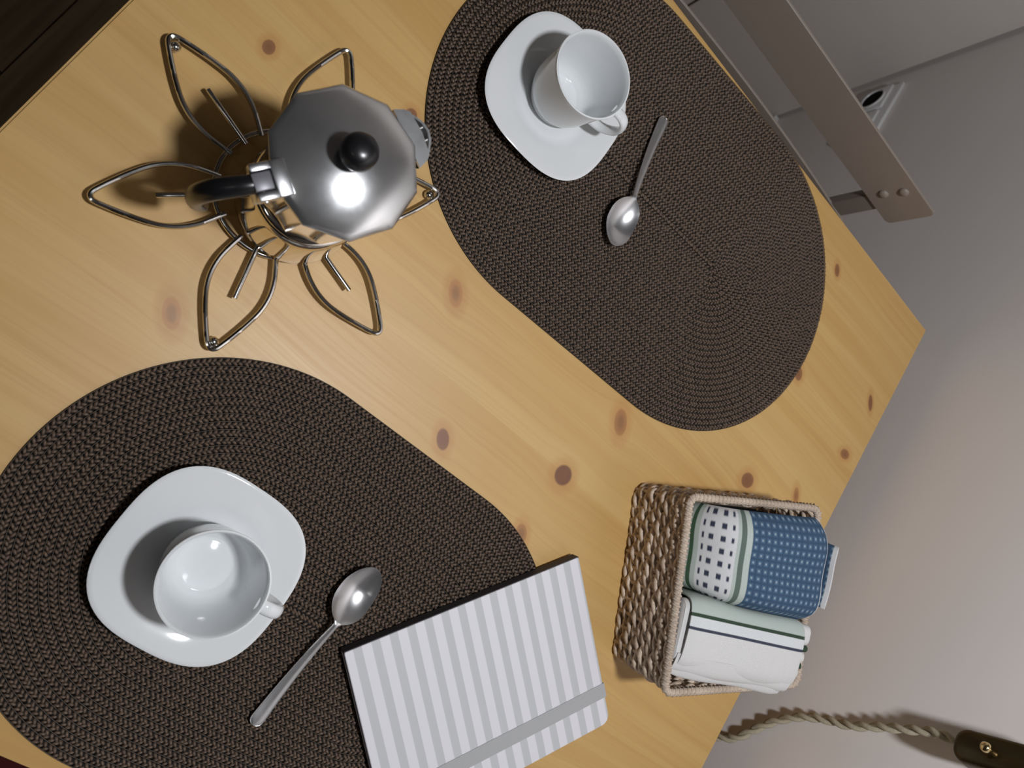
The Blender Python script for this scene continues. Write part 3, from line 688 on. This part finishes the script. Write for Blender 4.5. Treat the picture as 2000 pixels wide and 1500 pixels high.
# fabric ends showing past the right end of the pad
m = MB(); padmesh(m, pad(-0.0255, 0.0240, 0.0655, 0.0825, 0.008), -0.0640, 0.0585, axis='x', u0=0.10); t2place(m.obj('inner_fold', M_t2, tw2, angle=70))
for k_, pp in enumerate((((-0.0180, 0.0835), (-0.0290, 0.0800), (-0.0325, 0.0750), (-0.0270, 0.0690), (-0.0200, 0.0600)), ((-0.0240, 0.0800), (-0.0325, 0.0770), (-0.0362, 0.0735), (-0.0300, 0.0680), (-0.0210, 0.0580)))):
    pq = catmull([(a_, b_, 0) for a_, b_ in pp], 5)
    m = MB(); sheet(m, [(p.x, p.y) for p in pq], -0.0625 + 0.002 * k_, 0.0570 - 0.005 * k_, 14, 0.0034, lambda u, v: 0.0007 * sin(v * 80 + k_), axis='x', u0=0.10); t2place(m.obj('outer_fold', M_t2, tw2, angle=70))
for k_, (ya, yb, za, zb_, uu, xe) in enumerate(((0.0070, 0.0250, 0.070, 0.0835, 0.10, 0.0690), (0.0020, 0.0080, 0.069, 0.0825, 0.0614, 0.0700), (-0.0085, 0.0030, 0.067, 0.0820, 0.10, 0.0685), (-0.0130, -0.0075, 0.067, 0.0805, 0.0614, 0.0690), (-0.0210, -0.0120, 0.065, 0.0795, 0.10, 0.0675), (-0.0270, -0.0205, 0.066, 0.0750, 0.197, 0.0680))):
    m = MB(); padmesh(m, pad(ya, yb, za, zb_, min(0.0055, (yb - ya) / 2 - .0002)), 0.030, xe, axis='x', u0=uu); t2place(m.obj('fold_end', M_t2, tw2, angle=70))

# ------------------------------------------------------------------ chair tucked under the far edge
M_cw = plain('chair_slat_paint', (0.235, 0.195, 0.165), 0.5, 0, 0.04, 60)
M_cm = plain('chair_frame_metal', (0.20, 0.170, 0.145), 0.45, 0.3, 0.04)
ch = thing('dining_chair', 'taupe chair with bolted flat backrest slats tucked in at the table edge', 'chair', (-0.345, 0.04, 0))
def slat(name, x0, x1, z0, z1, tilt):
    m = MB(); poly = [p for a, b in zip(rrect(x0, x1, z0, z1, (0.006,) * 4, 5), rrect(x0, x1, z0, z1, (0.006,) * 4, 5)[1:] + rrect(x0, x1, z0, z1, (0.006,) * 4, 5)[:1]) for p in ([a] if abs(b[0] - a[0]) < 0.1 else [(a[0] + (b[0] - a[0]) * q / 16, a[1]) for q in range(16)])]
    m.rings([[(x, y + tilt * (1 - (x / x1) ** 2) if abs(x) < x1 else y, z) for x, z in (poly if 0 < i < 3 else [((p[0] - (x0 + x1) / 2) * 0.9985 + (x0 + x1) / 2, (p[1] - (z0 + z1) / 2) * 0.985 + (z0 + z1) / 2) for p in poly])] for i, y in enumerate((0.0, 0.0005, 0.0025, 0.003))], cap0=True, cap1=True)
    o = m.obj(name, M_cw, ch, angle=30); return o
s_ = slat('back_slat', -0.213, 0.213, 0.744, 0.798, 0.0)
for bx in (-0.172, 0.172):
    for bz in (0.763, 0.784):
        m = MB(); m.rings([[(bx + (-0.003 if bx < 0 else 0.003) * (bz > .77) + r * cos(2 * pi * j / 16), y, bz + r * sin(2 * pi * j / 16)) for j in range(16)] for r, y in ((0.0052, 0.0005), (0.0052, -0.0008), (0.0040, -0.0024), (0.0016, -0.0030))], cap0=True, cap1=True); m.obj('bolt', M_cw, s_, angle=60)
slat('back_slat', -0.205, 0.205, 0.650, 0.6970, 0.010)
for sx in (-1, 1):
    m = MB(); m.box(sx * 0.183 - 0.011, sx * 0.183 + 0.011, 0.0032, 0.0162, 0.0, 0.775); bevel_obj(m.obj('rear_leg', M_cm, ch, smooth=False), 0.003)
    m = MB(); m.box(sx * 0.183 - 0.011, sx * 0.183 + 0.011, -0.385, -0.363, 0.0, 0.430); bevel_obj(m.obj('front_leg', M_cm, ch, smooth=False), 0.003)
m = MB()
for sx in (-1, 1): m.box(sx * 0.183 - 0.009, sx * 0.183 + 0.009, -0.364, 0.0035, 0.405, 0.430)
m.box(-0.175, 0.175, -0.383, -0.365, 0.405, 0.430); m.box(-0.175, 0.175, 0.004, 0.016, 0.405, 0.430); m.obj('seat_frame', M_cm, ch, smooth=False)
m = MB(); m.prism(rrect(-0.205, 0.205, -0.400, 0.002, (0.03, 0.03, 0.006, 0.006)), 0.4302, 0.450, bev=0.003); m.obj('seat', M_cw, ch, angle=30)

# ------------------------------------------------------------------ wall outlet
ou = thing('power_outlet', 'white double wall socket near the room corner behind the chair', 'socket', (WX, 0.532, 0.388))
def yzbox(name, par, y0, y1, z0, z1, x0, x1, mat, bv): # x measured out of the wall (negative x)
    m = MB(); m.box(-x1, -x0, y0, y1, z0, z1); return bevel_obj(m.obj(name, mat, par, smooth=False), bv, 2)
fr = yzbox('frame', ou, -0.062, 0.062, -0.044, 0.044, 0.0, 0.008, M_white, 0.0028)
for cy in (-0.031, 0.031):
    ins = yzbox('socket_insert', ou, cy - 0.0275, cy + 0.0275, -0.0275, 0.0275, 0.0075, 0.0120, M_white, 0.0015)
    m = MB()
    m.rings([[(-x, cy + r * cos(2 * pi * j / 28), r * sin(2 * pi * j / 28)) for j in range(28)] for r, x in ((0.0215, 0.0118), (0.0215, 0.0145), (0.0198, 0.0145), (0.0190, 0.0122))]); m.obj('socket_rim', M_white, ins, angle=40)
    m = MB(); m.rings([[(-x, cy + r * cos(2 * pi * j / 24), r * sin(2 * pi * j / 24)) for j in range(24)] for r, x in ((0.0192, 0.0118), (0.0192, 0.0124), (0.001, 0.0124))], cap1=True); m.obj('socket_well', M_dark, ins, angle=40)

# ------------------------------------------------------------------ lamp cord with in-line switch
cd = thing('lamp_cord', 'twisted beige fabric lamp cord with a dark brass switch, hanging on the wall', 'cord', (WX, -0.42, 0.9))
def corded():
    n = NM('cord_fabric', 0.85, 0, (0.4, 0.35, 0.25), 0.2); f = n.noise(n.coord(), 500, 3); n.set('Base Color', n.mix(f, (0.30, 0.26, 0.18), (0.56, 0.50, 0.38))); n.bump(f, 0.4, 0.0005); return n.m
M_cord = corded()
M_brass = NM('aged_brass', 0.38, 0.9, (0.10, 0.075, 0.035)); _f = M_brass.noise(M_brass.coord(), 60, 3); M_brass.set('Base Color', M_brass.mix(_f, (0.055, 0.042, 0.022), (0.10, 0.075, 0.038))); M_brass = M_brass.m
M_brass2 = plain('bright_brass', (0.75, 0.58, 0.30), 0.2, 1.0, 0.05)
line = catmull([(-0.010, -0.60, 0.012), (-0.008, -0.57, 0.30), (-0.007, -0.53, 0.55), (-0.007, -0.508, 0.675), (-0.007, -0.497, 0.7118), (-0.007, -0.4904, 0.7253), (-0.007, -0.4725, 0.7416), (-0.008, -0.4565, 0.759), (-0.010, -0.4423, 0.7833),
                (-0.011, -0.4345, 0.8088), (-0.013, -0.4305, 0.8301), (-0.016, -0.4203, 0.8573), (-0.020, -0.4117, 0.884), (-0.024, -0.4062, 0.9058), (-0.028, -0.4065, 0.9253), (-0.029, -0.4062, 0.932)], 16)
line = [p + Vector((0, 0.42, -0.9)) for p in line]
S = [0.0]
for i in range(1, len(line)): S.append(S[-1] + (line[i] - line[i - 1]).length)
for s2 in (0, 1):
    path = []
    for i, p in enumerate(line):
        t_ = (line[min(i + 1, len(line) - 1)] - line[max(i - 1, 0)]).normalized(); a = Vector((1, 0, 0)); a = (a - t_ * t_.dot(a)).normalized(); b = t_.cross(a)
        an = 2 * pi * S[i] / 0.032 + pi * s2; path.append(p + a * (0.0022 * cos(an)) + b * (0.0022 * sin(an)))
    m = MB(); m.tube(path, 0.0023, 8); m.obj('cord_strand', M_cord, cd, angle=None)
d0 = Vector((-0.0285, -0.4092 + 0.42, 0.9262 - 0.9)); sd = Vector((-0.03, 0.11, 1.0)); sd = Vector((0.0, 0.17, 1.0)).normalized(); sl = Vector((0, sd.z, -sd.y))
def swring(x, ins):
    L, W, r = 0.085, 0.0130, 0.0095; out = []
    for p in rrect(0 + ins, L - ins, -W + ins, W - ins, (r - ins * .5,) * 4, 6): out.append(d0 + sd * p[0] + sl * p[1] + Vector((x, 0, 0)))
    return out
m = MB(); m.rings([swring(x, i) for x, i in ((0.010, 0.003), (0.008, 0.0008), (0.005, 0.0), (-0.005, 0.0), (-0.008, 0.0010), (-0.0095, 0.0035))][::-1], cap0=True, cap1=True); sw = m.obj('switch_body', M_brass, cd, angle=50)
kc = d0 + sd * 0.0275 + Vector((0.003, 0, 0))
m = MB(); m.rings([[kc + Vector((x, 0, 0)) + sd * (r * cos(2 * pi * j / 18)) + sl * (r * sin(2 * pi * j / 18)) for j in range(18)] for r, x in ((0.0052, -0.0115), (0.0050, -0.0135), (0.0036, -0.0165), (0.0042, -0.019), (0.0036, -0.0225), (0.0015, -0.0240))][::-1], cap0=True, cap1=True); m.obj('toggle', M_brass2, sw, angle=60)
up_line = catmull([d0 + sd * 0.083, d0 + sd * 0.13 + Vector((0.01, 0, 0)), d0 + sd * 0.20 + Vector((0.02, -0.005, 0)), d0 + sd * 0.45 + Vector((0.022, 0, 0))], 14)
for s2 in (0, 1):
    m = MB(); m.tube([p + Vector((0.0026 * cos(i * 0.5 + pi * s2), 0.0026 * sin(i * 0.5 + pi * s2), 0)) for i, p in enumerate(up_line)], 0.0027, 8); m.obj('cord_strand', M_cord, cd, angle=None)
